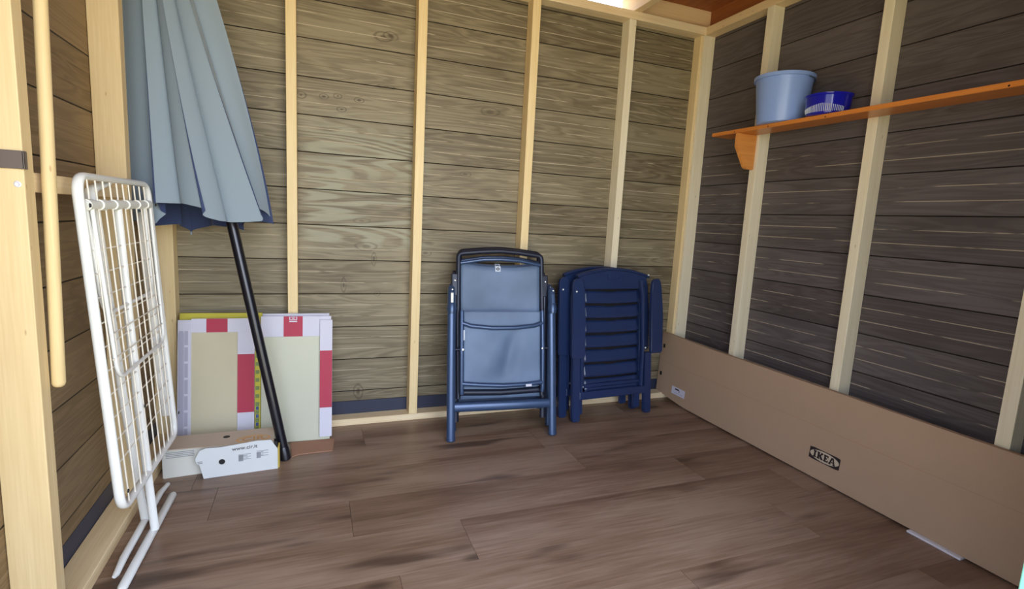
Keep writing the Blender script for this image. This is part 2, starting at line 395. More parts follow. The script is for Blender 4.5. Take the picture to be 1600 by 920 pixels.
plank_wall('wall_right', 'y', Y0, YBP, XRP, 1, M_RIGHT, ZT+0.045)
plank_wall('wall_left', 'y', Y0, YBP, XLP, -1, M_LEFT)

tn = [0]
def trim(mat, *boxes, bev=0.002):
    b = B()
    for q in boxes: b.box(*q, bev=bev)
    tn[0] += 1
    return set_props(b.done('trim_%d' % tn[0], mat), kind='structure')
# dark membrane behind the gap under the lowest boards
trim(MEMB, (XLP, XRP, YBP+0.001, YBP+0.016, -0.01, 0.104), bev=0)
trim(MEMB, (XLP-0.016, XLP-0.001, Y0, YBP, -0.01, 0.104), bev=0)
trim(MEMB, (XRP+0.001, XRP+0.016, Y0, YBP, -0.01, 0.104), bev=0)
# sole plates
trim(PINE_X, (XL+0.001, XR, YB, YBP, 0, ZP))
trim(PINE_Y, (XLP, XL, Y0, YBP, 0, ZP+0.004))
trim(PINE_Y, (XR, XRP, Y0, YB-0.001, 0, ZP+0.004))
# top plates
trim(PINE_X, (XLP, XRP, YB, YBP, ZT, ZT+0.045))
trim(PINE_Y, (XLP, XL, Y0, YB-0.001, ZT, ZT+0.045))
trim(PINE_Y, (XR, XRP, Y0, YB-0.001, ZT, ZT+0.045))
# studs, back wall
for x0 in (-0.114, 0.489, 1.094, 1.692):
    trim(PINE_Z if x0 < 1.0 else PINE_W if x0 > 1.5 else PINE_Z, (x0, x0+0.045, YB+0.001, YBP-0.001, ZP+0.0005, ZT-0.0005))
trim(PINE_Z, (XLP, -0.585, YB+0.002, YBP-0.001, ZP+0.005, ZT-0.0005))                # left corner post
trim(PINE_W, (2.228, XRP-0.001, YB+0.001, YBP-0.001, ZP+0.0005, ZT-0.0005))          # right corner post
trim(PINE_Z, (2.212, 2.2275, YB+0.018, YBP-0.001, ZP+0.0005, ZT-0.0005))             # thin batten beside it
# studs, right wall
for y0 in (2.208, 1.578, 0.950, 0.322):
    trim(PINE_W, (XR+0.0005, XRP-0.001, y0, y0+0.045, ZP+0.0045, ZT-0.0005))
# studs, left wall, and the nogging between them
for y0 in (0.77, 1.465, 2.157):
    trim(PINE_L, (XLP+0.001, XL+0.003 if y0 != 1.465 else XL+0.005, y0, y0+0.045, ZP+0.0045, ZT-0.0005))
trim(PINE_Y, (XLP+0.001, XL-0.006, 1.511, 2.156, 1.118, 1.163))
# rafters, roof deck, eave board
RX = 1.716
for x0 in (RX-1.8, RX-1.2, RX-0.6, RX):
    trim(PINE_Y, (x0, x0+0.05, 0.55, YBP+0.06, ZT+0.0455, ZT+0.165))
trim(EAVE, (RX+0.051, XRP-0.001, YBP-0.02, YBP, ZT+0.0455, ZT+0.1655))
trim(ROOF, (XRP, XRP+0.02, Y0, YBP, ZT+0.0455, ZT+0.1655), bev=0)
trim(ROOF, (XLP-0.02, XLP, Y0, YBP, ZT+0.0455, ZT+0.1655), bev=0)
b = B(); xx = XLP-0.1
while xx < XRP+0.1:
    b.box(xx, min(xx+0.6, XRP+0.12)-0.002, Y0-0.05, YBP+0.06, ZT+0.166, ZT+0.186); xx += 0.6
set_props(b.done('ceiling', ROOF), kind='structure')
# front wall with the doorway
for q in ((1.441, XRP+0.02, 0.50, 0.56, 0.0, ZT+0.16), (XLP-0.02, 1.441, 0.50, 0.56, 2.02, ZT+0.16)):
    pass
set_props(B().box(1.441, XRP+0.022, 0.44, 0.498, 0.0, ZT+0.16).box(XLP-0.022, 1.441, 0.44, 0.498, 2.03, ZT+0.16).done('wall_front', M_BACK), kind='structure')
# turquoise door edge at the right of the doorway
trim(M_TEAL, (1.404, 1.44, 0.50, 0.54, 0.0, 2.0), bev=0.003)

# ---------------------------------------------------------------- metal strap and screw on the front post
t = B(); t.box(-0.72, -0.586, 1.4595, 1.4645, 1.166, 1.205, bev=0.0015)
t.box(-0.5895, -0.586, 1.4595, 1.475, 1.166, 1.205, bev=0.0008)
t = t.done('metal_strap', M_STRAP); set_props(t, 'dark grey metal strap wrapped around the front left pine post', 'strap')
t = B(); t.lathe([(0.0001, 0), (0.0064, 0.0), (0.0068, 0.0015), (0.0045, 0.0028), (0.002, 0.0012), (0.0001, 0.0010)], 20)
o = t.done('screw', M_CARDW, None, True); o.location = (-0.602, 1.4648, 1.133); o.rotation_euler = (math.radians(90), 0, 0)
set_props(o, 'small bright screw in the front left post just under the grey strap', 'screw')

# ---------------------------------------------------------------- round wooden pole hanging beside the post
def pp(z): return (-0.5765, 1.518+0.052*(z-0.65), z)
t = B(); t.tube([pp(0.6535), pp(0.657), pp(0.664), pp(1.2), pp(2.1), pp(2.106)], 0.0135, seg=28, rr=[0.006, 0.011, 0.0138, 0.0138, 0.0138, 0.011])
o = t.done('wooden_pole', BIRCH, None, True); set_props(o, 'round pale wooden pole hanging upright against the left wall nogging', 'pole')

# ---------------------------------------------------------------- shelf, bracket, bucket, bowl
def shz(y): return 1.636-0.0122*(2.42-y)
b = B()
v = []
for y in (2.42, 0.40):
    z = shz(y)
    v.append([b.bm.verts.new(p) for p in ((2.10, y, z), (XR, y, z), (XR, y, z+0.019), (2.10, y, z+0.019))])
for i in range(4): b.bm.faces.new((v[0][i], v[0][(i+1) % 4], v[1][(i+1) % 4], v[1][i]))
b.bm.faces.new(v[0]); b.bm.faces.new(v[1][::-1])
bmesh.ops.bevel(b.bm, geom=b.bm.edges[:], offset=0.002, segments=2, affect='EDGES')
shelf = b.done('wall_shelf', OAK); set_props(shelf, 'long orange varnished wooden shelf along the right wall studs', 'shelf')
zt_ = shz(2.235)-0.0005
b = B(); b.prism([(2.104, zt_), (2.104, 1.566), (2.170, 1.458), (2.188, 1.452), (XR-0.0005, 1.452), (XR-0.0005, zt_)], 2.222, 2.246, 'y')
bmesh.ops.bevel(b.bm, geom=b.bm.edges[:], offset=0.003, segments=2, affect='EDGES')
o = b.done('shelf_bracket', OAK_Z, shelf)
for yy in (2.25, 2.03, 1.72, 1.07):
    b = B(); b.lathe([(0.0001, 0), (0.004, 0), (0.003, 0.002), (0.0001, 0.002)], 10, (0, 0))
    vs = b.bm.verts[:]
    bmesh.ops.transform(b.bm, matrix=Matrix.Translation((2.1012, yy, shz(yy)+0.006)) @ Matrix.Rotation(math.radians(-90), 4, 'Y'), verts=vs)
    b.done('screw', M_BOLT, shelf)

zs = shz(2.02)+0.0195
bk = empty('bucket', (2.168, 2.026, zs)); set_props(bk, 'light blue plastic bucket standing at the left end of the shelf', 'bucket')
prof = [(0.0001, 0.001), (0.100, 0.0), (0.106, 0.004), (0.108, 0.012), (0.1175, 0.11), (0.1285, 0.213), (0.1335, 0.214), (0.1345, 0.219), (0.1325, 0.2225), (0.126, 0.2225), (0.1155, 0.112), (0.105, 0.010), (0.0001, 0.008)]
B().lathe(prof, 64).done('bucket_body', M_BUCKET, bk, True)
b = B(); b.lathe([(0.1300, 0.207), (0.1375, 0.207), (0.1375, 0.2235), (0.1342, 0.2235), (0.1342, 0.2095), (0.1300, 0.2095)], 64)
b.bm.faces.ensure_lookup_table(); bmesh.ops.delete(b.bm, geom=[f for f in b.bm.faces if len(f.verts) > 4], context='FACES_ONLY')
o = b.done('rim', M_BUCKET, bk, True)
b = B(); pts = [(0.136*math.cos(a), 0.136*math.sin(a)*0.99, 0.204-0.004*math.sin(abs(a-math.pi/2))) for a in [math.pi/2*(-0.98)+i*math.pi*0.98/24 for i in range(25)]]
b.tube(pts, 0.0022, seg=8); b.done('handle', M_STEEL, bk, True)

zs = shz(1.77)+0.0195
bw = empty('plastic_bowl', (2.166, 1.768, zs)); set_props(bw, 'dark blue translucent plastic bowl on the shelf beside the bucket', 'bowl')
prof = [(0.0001, 0.001), (0.078, 0.0), (0.084, 0.004), (0.089, 0.03), (0.093, 0.078), (0.097, 0.082), (0.0985, 0.088), (0.095, 0.089), (0.0905, 0.078), (0.086, 0.03), (0.080, 0.007), (0.0001, 0.004)]
B().lathe(prof, 64).done('bowl_body', M_BOWL, bw, True)
b = B()
for i in range(26):
    a = math.radians(145+i*4.6); h = 0.036-0.016*abs(i-13)/13.0; r0, r1 = 0.0868, 0.0868+h*0.10
    p0 = Vector((r0*math.cos(a), r0*math.sin(a), 0.010)); p1 = Vector(((r1+0.0015)*math.cos(a), (r1+0.0015)*math.sin(a), 0.008+h))
    b.tube([p0*1.012, p1*1.012], 0.0016, seg=6)
o = b.done('slot_row', M_LIGHTTAG, bw); o['label'] = 'row of pale upright slots around the foot of the bowl'

# ---------------------------------------------------------------- long flat carton along the right wall
pk = empty('long_flat_carton', (2.165, 1.7, 0.0)); set_props(pk, 'long brown cardboard flat-pack carton leaning along the foot of the right wall', 'carton')
def pkx(y, z): # room-side face
    top = 2.178+(2.78-y)/2.2*0.026; bot = 2.160
    return bot+(top-bot)*z/0.43
def pkb(y): return 0.009+0.032*max(0.0, (y-2.48)/0.30)**1.3
def pkt(y): return 0.424+0.010*max(0.0, (y-2.3)/0.48)
PT = 0.022
def pk_pt(u, v, side):
    y = 0.42+2.36*u; z = pkb(y)+(pkt(y)-pkb(y))*v
    return (pkx(y, z)+side*PT-2.165, y-1.7, z)
b = B()
NU, NV = 60, 8
for sd in (0, 1): b.grid(lambda u, v: pk_pt(u, v, sd), NU, NV)
b.grid(lambda u, v: pk_pt(u, 1, v), NU, 1); b.grid(lambda u, v: pk_pt(u, 0, v), NU, 1)
b.grid(lambda u, v: pk_pt(0, u, v), NV, 1); b.grid(lambda u, v: pk_pt(1, u, v), NV, 1)
bmesh.ops.remove_doubles(b.bm, verts=b.bm.verts[:], dist=0.0002)
b.done('carton_body', M_CARD, pk)
def on_pack(y, z, lift=0.0008):
    return Vector((pkx(y, z)-2.165-lift, y-1.7, z))
# logo panel: u runs towards -Y (rightwards in view), v up
def pack_frame(y, z, lift, tilt=0.0):
    o = on_pack(y, z, lift); r = Vector((0, -1, 0)); n = Vector((-1, 0, (0.018+0.026*(2.78-y)/2.2)/0.43)).normalized(); u = n.cross(r).normalized()
    M = Matrix(((r.x, u.x, n.x, o.x), (r.y, u.y, n.y, o.y), (r.z, u.z, n.z, o.z), (0, 0, 0, 1)))
    return M @ Matrix.Rotation(tilt, 4, 'Z')
LW, LH = 0.150, 0.056
Mx = pack_frame(1.551, 0.119, 0.0012)
b = B(); N_ = 48
# dark rectangle with an elliptical window
outer = []; inner = []
for i in range(N_):
    a = 2*math.pi*(i+0.5)/N_; ca, sa = math.cos(a), math.sin(a)
    s_ = min(LW/2/abs(ca) if abs(ca) > 1e-6 else 9, LH/2/abs(sa) if abs(sa) > 1e-6 else 9)
    outer.append(b.bm.verts.new(Mx @ Vector((ca*s_, sa*s_, 0))))
    inner.append(b.bm.verts.new(Mx @ Vector((LW*0.475*ca, LH*0.435*sa, 0))))
for cx_, cy_ in ((1, 1), (-1, 1), (-1, -1), (1, -1)):
    c_ = b.bm.verts.new(Mx @ Vector((cx_*LW/2, cy_*LH/2, 0)))
    best = None
    for i in range(N_):
        j = (i+1) % N_; m_ = (outer[i].co+outer[j].co)/2; d_ = (m_-c_.co).length
        if best is None or d_ < best[0]: best = (d_, i, j)
    b.bm.faces.new((outer[best[1]], c_, outer[best[2]]))
for i in range(N_):
    j = (i+1) % N_; b.bm.faces.new((outer[i], outer[j], inner[j], inner[i]))
logo = b.done('printed_logo', M_INK, pk)
M_PALECARD = new_mat('pale_print', (200, 184, 160), 0.85)
b = B(); b.bm.faces.new([b.bm.verts.new(Mx @ Vector((LW*0.475*math.cos(2*math.pi*i/48), LH*0.435*math.sin(2*math.pi*i/48), -0.0003))) for i in range(48)])
b.done('logo_oval', M_PALECARD, logo)
# heavy slab letters IKEA
def letters():
    b = B(); H = 0.027; K = 1.10
    def poly(ps, dx):
        b.bm.faces.new([b.bm.verts.new(Mx @ Vector(((x+dx)*1.02+0.0025, (y-H/2)*1.2, 0.0004))) for x, y in ps])
    s = 0.0022
    # I with serifs
    poly([(0, 0), (0.015, 0), (0.015, 0.0055), (0.012, 0.0055), (0.012, H-0.0055), (0.015, H-0.0055), (0.015, H), (0, H), (0, H-0.0055), (0.003, H-0.0055), (0.003, 0.0055), (0, 0.0055)], -0.056)
    # K
    poly([(0, 0), (0.013, 0), (0.013, 0.0055), (0.011, 0.0055), (0.011, 0.010), (0.019, 0), (0.029, 0), (0.029, 0.0055), (0.027, 0.0055), (0.019, 0.0155), (0.026, H-0.0055), (0.028, H-0.0055), (0.028, H), (0.017, H), (0.017, H-0.0055), (0.011, 0.017), (0.011, H-0.0055), (0.013, H-0.0055), (0.013, H), (0, H), (0, H-0.0055), (0.002, H-0.0055), (0.002, 0.0055), (0, 0.0055)], -0.037)
    # E
    poly([(0, 0), (0.022, 0), (0.022, 0.009), (0.018, 0.009), (0.016, 0.0055), (0.011, 0.0055), (0.011, 0.011), (0.016, 0.011), (0.016, 0.016), (0.011, 0.016), (0.011, H-0.0055), (0.016, H-0.0055), (0.018, H-0.009), (0.022, H-0.009), (0.022, H), (0, H), (0, H-0.0055), (0.002, H-0.0055), (0.002, 0.0055), (0, 0.0055)], -0.005)
    # A (two halves around the counter)
    A1 = [(0, 0), (0.011, 0), (0.011, 0.005), (0.009, 0.005), (0.010, 0.0075), (0.0155, 0.0075), (0.0155, 0.0115), (0.0118, 0.0115), (0.0155, 0.020), (0.0155, H), (0.010, H), (0.0025, 0.0055), (0, 0.0055)]
    poly(A1, 0.020); poly([(0.031-x, y) for x, y in A1][::-1], 0.020)
    return b.done('logo_lettering', M_INK, logo)
letters()
# small pale shipping label near the far end
Mx = pack_frame(2.560, 0.090, 0.0010, 0.0)
def decal(name, w, h, mat, parent, M, dx=0, dy=0, lift=0.0, t=0.0003):
    b = B(); b.box(dx-w/2, dx+w/2, dy-h/2, dy+h/2, lift-t, lift, mat=M); return b.done(name, mat, parent)
lb = decal('shipping_label', 0.125, 0.048, M_CARDW, pk, Mx)
decal('label_print', 0.040, 0.009, M_INK, lb, Mx, -0.012, 0.012, 0.0006)
decal('label_print', 0.006, 0.012, M_DKINK, lb, Mx, 0.010, 0.003, 0.0006)
decal('label_print', 0.09, 0.002, M_GREYINK, lb, Mx, 0.0, -0.012, 0.0006)
# crease line along the middle and hand holes at the far end
b = B(); b.grid(lambda u, v: tuple(on_pack(0.44+2.32*u, 0.243+0.0015*v, 0.0006)), 40, 1); b.done('crease', M_CARDD, pk)
for z in (0.345, 0.160):
    b = B(); M = pack_frame(2.750, z, 0.0010)
    b.box(-0.010, 0.010, -0.013, 0.013, -0.0004, 0, bev=0.0001, mat=M)
    b.done('hand_hole', M_BOLT, pk)
# white packing strip under the carton
b = B(); b.box(2.142, 2.176, 0.985, 1.165, 0.0, 0.008, bev=0.0015)
o = b.done('packing_strip', M_FOAM); set_props(o, 'thin white packing strip wedged under the long brown carton', 'packing strip')

# ---------------------------------------------------------------- folding metal armchairs
def rx(o, deg): o.rotation_euler = (math.radians(-deg), 0, o.rotation_euler[2])
def metal_chair():
    root = empty('folding_armchair', (0, 0, 0))
    T = lambda n, pts, r, m=M_NAVYT, par=root, **k: B().tube(pts, r, **k).done(n, m, par, True)
    # front legs: oval tubes from the floor to the arm joints (local z runs up the leaning chair)
    for s in (-1, 1):
        x = s*0.270
        leg = T('leg', [(x, 0, 0.012), (x, 0, 0.30), (x*0.995, 0, 0.655)], 0.0215, seg=18, flat=0.75, ref=(0, 1, 0))
        B().tube([(x, 0, 0.0), (x, 0, 0.004), (x, 0, 0.020)], 0.0225, seg=18, ref=(0, 1, 0), flat=0.8, rr=[0.018, 0.0225, 0.0228]).done('foot_cap', M_NAVYT, leg, True)
        # armrest, folded upright at the top of the leg
        arm = B().tube([(x, -0.006, 0.640), (x, -0.004, 0.665), (x, 0, 0.69), (x, 0.006, 0.735), (x, 0.010, 0.770), (x, 0.012, 0.780)], 0.022, seg=14, flat=1.15, ref=(0, 1, 0), rr=[0.020, 0.026, 0.021, 0.020, 0.018, 0.010]).done('armrest', M_NAVYT, root, True)
        B().box(x-0.0065, x+0.0065, -0.026, -0.020, 0.695, 0.745, bev=0.002).done('latch', M_GREYPL if s < 0 else M_NAVYT, arm)
        b = B(); b.lathe([(0.0001, 0), (0.005, 0), (0.004, 0.003), (0.0001, 0.004)], 12)
        bmesh.ops.transform(b.bm, matrix=Matrix.Translation((x+0.003, -0.016, 0.762)) @ Matrix.Rotation(math.radians(90), 4, 'X'), verts=b.bm.verts[:])
        b.done('rivet', M_STEEL, arm)
        # rear leg, behind, and its arm plate
        T('rear_leg', [(s*0.236, 0.060, 0.085), (s*0.240, 0.055, 0.40), (s*0.246, 0.045, 0.835)], 0.0165, M_NAVYD, seg=14, flat=0.8, ref=(0, 1, 0))
        pl = B().box(s*0.246-0.019, s*0.246+0.015, 0.032, 0.060, 0.730, 0.848, bev=0.006).done('arm_plate', M_NAVYD, root)
        b = B(); b.lathe([(0.0001, 0), (0.0045, 0), (0.004, 0.003), (0.0001, 0.004)], 12)
        bmesh.ops.transform(b.bm, matrix=Matrix.Translation((s*0.246, 0.032, 0.812)) @ Matrix.Rotation(math.radians(90), 4, 'X'), verts=b.bm.verts[:])
        b.done('rivet', M_STEEL, pl)
        # pivot pins
        T('pivot_pin', [(s*0.214, 0.005, 0.458), (s*0.268, 0.003, 0.458)], 0.007, M_NAVYD, seg=10, ref=(0, 1, 0))
        b = B(); b.lathe([(0.0001, 0), (0.006, 0), (0.005, 0.004), (0.0001, 0.005)], 12)
        bmesh.ops.transform(b.bm, matrix=Matrix.Translation((s*0.212, -0.014, 0.458)) @ Matrix.Rotation(math.radians(90), 4, 'X'), verts=b.bm.verts[:])
        b.done('rivet', M_STEEL, root)
    # stretcher between the front legs
    T('stretcher', [(-0.252, 0.004, 0.168), (0, 0.0, 0.168), (0.252, 0.004, 0.168)], 0.014, seg=16, flat=1.75, ref=(0, 0, 1))
    # back frame
    side = [(-0.226, 0.045, 0.205), (-0.230, 0.045, 0.6), (-0.226, 0.045, 0.945)]
    top = [(-0.10, 0.043, 0.966), (0.0, 0.042, 0.972), (0.10, 0.043, 0.966)]
    path = fillet(side[:2]+[(-0.226, 0.045, 0.952)]+top+[(0.226, 0.045, 0.952), (0.230, 0.045, 0.6), (0.226, 0.045, 0.205)], 0.022, closed=False, n=5)
    bf = T('back_frame', path, 0.0135, M_NAVYD, seg=12, flat=1.0, ref=(0, 1, 0))
    T('back_bar', [(-0.218, 0.040, 0.902), (-0.1, 0.034, 0.922), (0.0, 0.032, 0.926), (0.1, 0.034, 0.922), (0.218, 0.040, 0.902)], 0.010, M_NAVYT, bf, seg=12, ref=(0, 1, 0))
    T('back_bar', [(-0.222, 0.045, 0.236), (0.0, 0.050, 0.228), (0.222, 0.045, 0.236)], 0.018, M_NAVYD, bf, seg=12, ref=(0, 1, 0))
    def back(u, v):
        x = -0.214+0.428*u; z = 0.20+(0.905-0.022*abs(math.sin(math.pi*u))**0.8-0.20)*v
        return (x, 0.044+0.012*math.sin(math.pi*u)*math.sin(math.pi*v), z)
    bc = B().grid(back, 20, 24).done('back_cloth', M_TEXT, root, True)
    md = bc.modifiers.new('thick', 'SOLIDIFY'); md.thickness = 0.002
    # seat frame folded flat in front of the back
    for s in (-1, 1):
        T('seat_rail', [(s*0.214, 0.004, 0.232), (s*0.216, 0.0, 0.25), (s*0.217, -0.002, 0.45), (s*0.216, 0.002, 0.645), (s*0.216, 0.004, 0.655)], 0.011, M_NAVYT, seg=12, ref=(0, 1, 0))
    T('seat_bar', [(-0.214, -0.002, 0.592), (-0.17, -0.004, 0.577), (-0.06, -0.007, 0.566), (0.06, -0.007, 0.566), (0.17, -0.004, 0.577), (0.214, -0.002, 0.592)], 0.0115, M_NAVYT, seg=12, ref=(0, 1, 0))
    T('seat_bar', [(-0.214, -0.002, 0.286), (-0.12, -0.004, 0.277), (0.0, -0.006, 0.270), (0.12, -0.004, 0.272), (0.214, -0.002, 0.280)], 0.0115, M_NAVYT, seg=12, ref=(0, 1, 0))
    def seat(u, v):
        x = -0.206+0.412*u; z = 0.268+0.384*v
        bulge = 0.012*math.sin(math.pi*u)*math.sin(math.pi*min(1, v/0.8))
        # soft crease running down the right half
        cx_ = 0.72-0.20*(1-v)*1.1; d = (u-cx_)/0.10
        cr = 0.026*math.exp(-d*d)*max(0, math.sin(math.pi*min(1, max(0, (v-0.02)/0.78))))
        d2 = (u-0.22-0.25*v)/0.16; cr2 = -0.012*math.exp(-d2*d2)*math.sin(math.pi*min(1, v/0.8))
        return (x, 0.008-bulge+cr+cr2, z)
    sc = B().grid(seat, 40, 40).done('seat_cloth', M_TEXT, root, True)
    md = sc.modifiers.new('thick', 'SOLIDIFY'); md.thickness = 0.0018
    # small pale tags
    tg = B().box(-0.032, -0.003, 0.0395, 0.0408, 0.862, 0.890, bev=0.0).done('maker_tag', M_LIGHTTAG, bc)
    b = B(); b.lathe([(0.0001, 0), (0.009, 0), (0.009, 0.0006), (0.0001, 0.0006)], 20)
    bmesh.ops.transform(b.bm, matrix=Matrix.Translation((-0.0175, 0.0393, 0.876)) @ Matrix.Rotation(math.radians(90), 4, 'X'), verts=b.bm.verts[:])
    b.done('tag_emblem', M_BOLT, tg)
    B().box(-0.020, -0.0155, 0.0370, 0.0385, 0.870, 0.881).done('tag_emblem', M_LIGHTTAG, tg)
    B().box(-0.211, -0.203, -0.016, -0.0135, 0.505, 0.557, bev=0.0005).done('side_label', M_LIGHTTAG, root)
    B().box(0.118, 0.150, -0.0185, -0.0175, 0.262, 0.274, bev=0.0003).done('side_label', M_CARDW, root)
    return root
LEAN = 11
front_chair = metal_chair()
rear_chair = copy_tree(front_chair)
front_chair.location = (0.911, 2.358, 0.003); front_chair.rotation_euler = (math.radians(-LEAN), 0, math.radians(-5.3))
rear_chair.location = (0.948, 2.480, 0.003); rear_chair.rotation_euler = (math.radians(-10.2), 0, math.radians(-5.0))
set_props(front_chair, 'folded blue-grey metal armchair with mesh fabric seat, in front of its twin', 'folding chair', 'folded metal armchairs by the back wall')
set_props(rear_chair, 'folded metal armchair almost hidden behind the front one, against the wall stud', 'folding chair', 'folded metal armchairs by the back wall')

# ---------------------------------------------------------------- folded navy resin chairs
def resin_chair():
    root = empty('plastic_garden_chair', (0, 0, 0))
    for s in (-1, 1):
        cx = -0.245 if s < 0 else 0.262
        # front leg: U-channel that widens at the foot
        b = B(); b.prism([(cx-0.026, 0.012), (cx-0.020, 0), (cx+0.020, 0), (cx+0.024, 0.012), (cx+0.022, 0.37), (cx-0.026, 0.37)], 0.0, 0.030, 'y')
        bmesh.ops.bevel(b.bm, geom=b.bm.edges[:], offset=0.004, segments=2, affect='EDGES'); b.done('leg', M_RESIN, root)
        # rear leg
        x2 = s*0.205
        b = B(); b.prism([(x2-0.024, 0.03), (x2+0.024, 0.03), (x2+0.022, 0.19), (x2-0.022, 0.19)], 0.036, 0.058, 'y')
        bmesh.ops.bevel(b.bm, geom=b.bm.edges[:], offset=0.004, segments=2, affect='EDGES'); b.done('rear_leg', M_RESIN, root)
        # flat armrest folded upright
        ax = -0.246 if s < 0 else 0.307; w = 0.044
        o = [(ax-w, 0.375), (ax-w+0.004, 0.365), (ax+w-0.006, 0.365), (ax+w, 0.378), (ax+w-0.004, 0.60), (ax+w-0.016, 0.770), (ax+w-0.028, 0.806), (ax, 0.815), (ax-w+0.014, 0.808), (ax-w+0.003, 0.785), (ax-w, 0.70)]
        b = B(); b.prism(o, -0.022, 0.006, 'y'); bmesh.ops.bevel(b.bm, geom=b.bm.edges[:], offset=0.006, segments=3, affect='EDGES'); b.done('armrest', M_RESIN, root)
        # rocker side bar of the seat
        b = B(); sx = s*0.212
        b.tube([(sx, 0.012, 0.17), (sx+s*0.004, 0.004, 0.40), (sx+s*0.002, 0.012, 0.70), (sx-s*0.004, 0.022, 0.80)], 0.010, seg=10, ref=(0, 1, 0), flat=1.6); b.done('seat_rail', M_RESIN, root, True)
    # back panel frame with curved top, built as side stiles + top board
    def arc(u): return 0.832+0.045*math.cos(u*math.pi/2*1.0)**0.8
    pts = []
    for i in range(25):
        u = -1+2*i/24; pts.append((0.018+0.262*u*0.965, arc(u)))
    pts = [(p[0], p[1]) for p in pts]
    low = [(0.255, 0.79), (0.232, 0.752), (-0.182, 0.752), (-0.222, 0.79)]
    b = B(); b.prism(pts+low, 0.030, 0.052, 'y'); bmesh.ops.bevel(b.bm, geom=b.bm.edges[:], offset=0.004, segments=2, affect='EDGES')
    tp = b.done('top_board', M_RESIN, root)
    b = B()
    b.tube([(x, 0.024, z-0.010) for x, z in pts], 0.008, seg=10, ref=(0, 1, 0)); b.done('top_lip', M_RESIN, tp, True)
    b = B()
    b.tube(fillet([(-0.03, 0.029, 0.838), (-0.022, 0.029, 0.812), (0.0, 0.029, 0.806), (0.036, 0.029, 0.806), (0.058, 0.029, 0.812), (0.066, 0.029, 0.838)], 0.01, closed=False), 0.0022, seg=6, ref=(0, 1, 0))
    b.done('embossed_mark', M_RESIN, tp, True)
    for s, x0 in ((-1, -0.200), (1, 0.228)):
        b = B(); b.box(x0-0.020, x0+0.020, 0.024, 0.0525, 0.185, 0.765, bev=0.006); b.done('back_stile', M_RESIN, root)
    for i in range(7):
        z1 = 0.744-i*0.0853; z0 = z1-0.070
        def slat(u, v, z0=z0, z1=z1):
            x = -0.180+0.388*u; return (x, 0.026+0.016*v+0.012*math.sin(math.pi*u), z0-0.006*math.sin(math.pi*u)*1.0+(z1-z0)*v)
        o = B().grid(slat, 16, 4).done('slat', M_RESIN, root, True)
        md = o.modifiers.new('thick', 'SOLIDIFY'); md.thickness = 0.010; md.offset = -1
    b = B(); b.box(-0.19, 0.215, 0.053, 0.059, 0.16, 0.78, bev=0.003); b.done('seat_underside', M_BLACKPL, root)
    # cross bar between the legs
    b = B(); b.box(-0.225, 0.245, 0.002, 0.030, 0.122, 0.168, bev=0.005); b.done('stretcher', M_RESIN, root)
    b = B(); b.tube([(-0.21, 0.030, 0.195), (0.235, 0.030, 0.195)], 0.013, seg=12, ref=(0, 1, 0)); b.done('hinge_bar', M_RESIN, root, True)
    for x, z in ((-0.268, 0.742), (0.262, 0.835), (0.250, 0.395), (-0.196, 0.195)):
        b = B(); b.lathe([(0.0001, 0), (0.0055, 0), (0.004, 0.004), (0.0001, 0.005)], 12)
        bmesh.ops.transform(b.bm, matrix=Matrix.Translation((x, -0.021 if z > 0.7 and x < 0 else 0.018, z)) @ Matrix.Rotation(math.radians(90), 4, 'X'), verts=b.bm.verts[:])
        b.done('rivet', M_GREYPL, root, True)
    return root
fr = resin_chair(); bk2 = copy_tree(fr)
fr.location = (1.634, 2.476, 0.002); fr.rotation_euler = (math.radians(-6), 0, math.radians(4.0))
bk2.location = (1.590, 2.556, 0.002); bk2.rotation_euler = (math.radians(-6), 0, math.radians(4.0))
set_props(fr, 'folded navy plastic garden chair with slatted back, front one of the pair', 'garden chair', 'folded navy garden chairs in the corner')
set_props(bk2, 'folded navy plastic garden chair tucked behind its twin, left arm showing', 'garden chair', 'folded navy garden chairs in the corner')

# ---------------------------------------------------------------- tile cartons leaning on the back wall
def leaning(name, x, y, yaw, lean):
    o = empty(name, (x, y, 0.002)); o.rotation_euler = (math.radians(-lean), 0, math.radians(yaw)); return o
TH = 0.026
LEAN2 = 8.5
LO = (-0.25, 2.575, -3.0)
def panel(root, x0, x1, z0, z1, y0, y1, mat, name, bev=0.001, par=None):
    return B().box(x0, x1, y0, y1, z0, z1, bev=bev).done(name, mat, par or root)
# left pack
c1 = leaning('tile_pack', LO[0], LO[1], LO[2], LEAN2)
set_props(c1, 'left opened tile pack with red and white carton frame and striped side strip', 'tile pack', 'opened tile packs against the back wall')
core = panel(c1, -0.322, -0.012, 0.0, 0.590, 0.004, TH, M_TILE, 'tile')
panel(c1, -0.326, -0.272, 0.0, 0.592, -0.002, 0.004, M_CARDW, 'carton_border')
tb = panel(c1, -0.272, -0.010, 0.534, 0.598, -0.002, 0.004, M_CARDW, 'carton_border')
panel(c1, -0.211, -0.124, 0.5345, 0.5975, -0.0028, -0.0019, M_CARDRED, 'red_band', 0, tb)
rb = panel(c1, -0.082, -0.010, 0.02, 0.534, -0.002, 0.004, M_CARDW, 'carton_border')
panel(c1, -0.0815, -0.0105, 0.157, 0.430, -0.0028, -0.0019, M_CARDRED, 'red_band', 0, rb)
sb = panel(c1, -0.322, -0.300, 0.02, 0.535, -0.0034, -0.0021, M_LILAC, 'printed_strip', 0)
b = B()
for k_ in range(7):
    z = 0.03+k_*0.074
    b.box(-0.320, -0.3025, -0.0039, -0.0033, z+0.004, z+0.068); b.box(-0.2985, -0.284, -0.0027, -0.0020, z+0.004, z+0.068)
b.done('print_block', M_LILAC, sb)
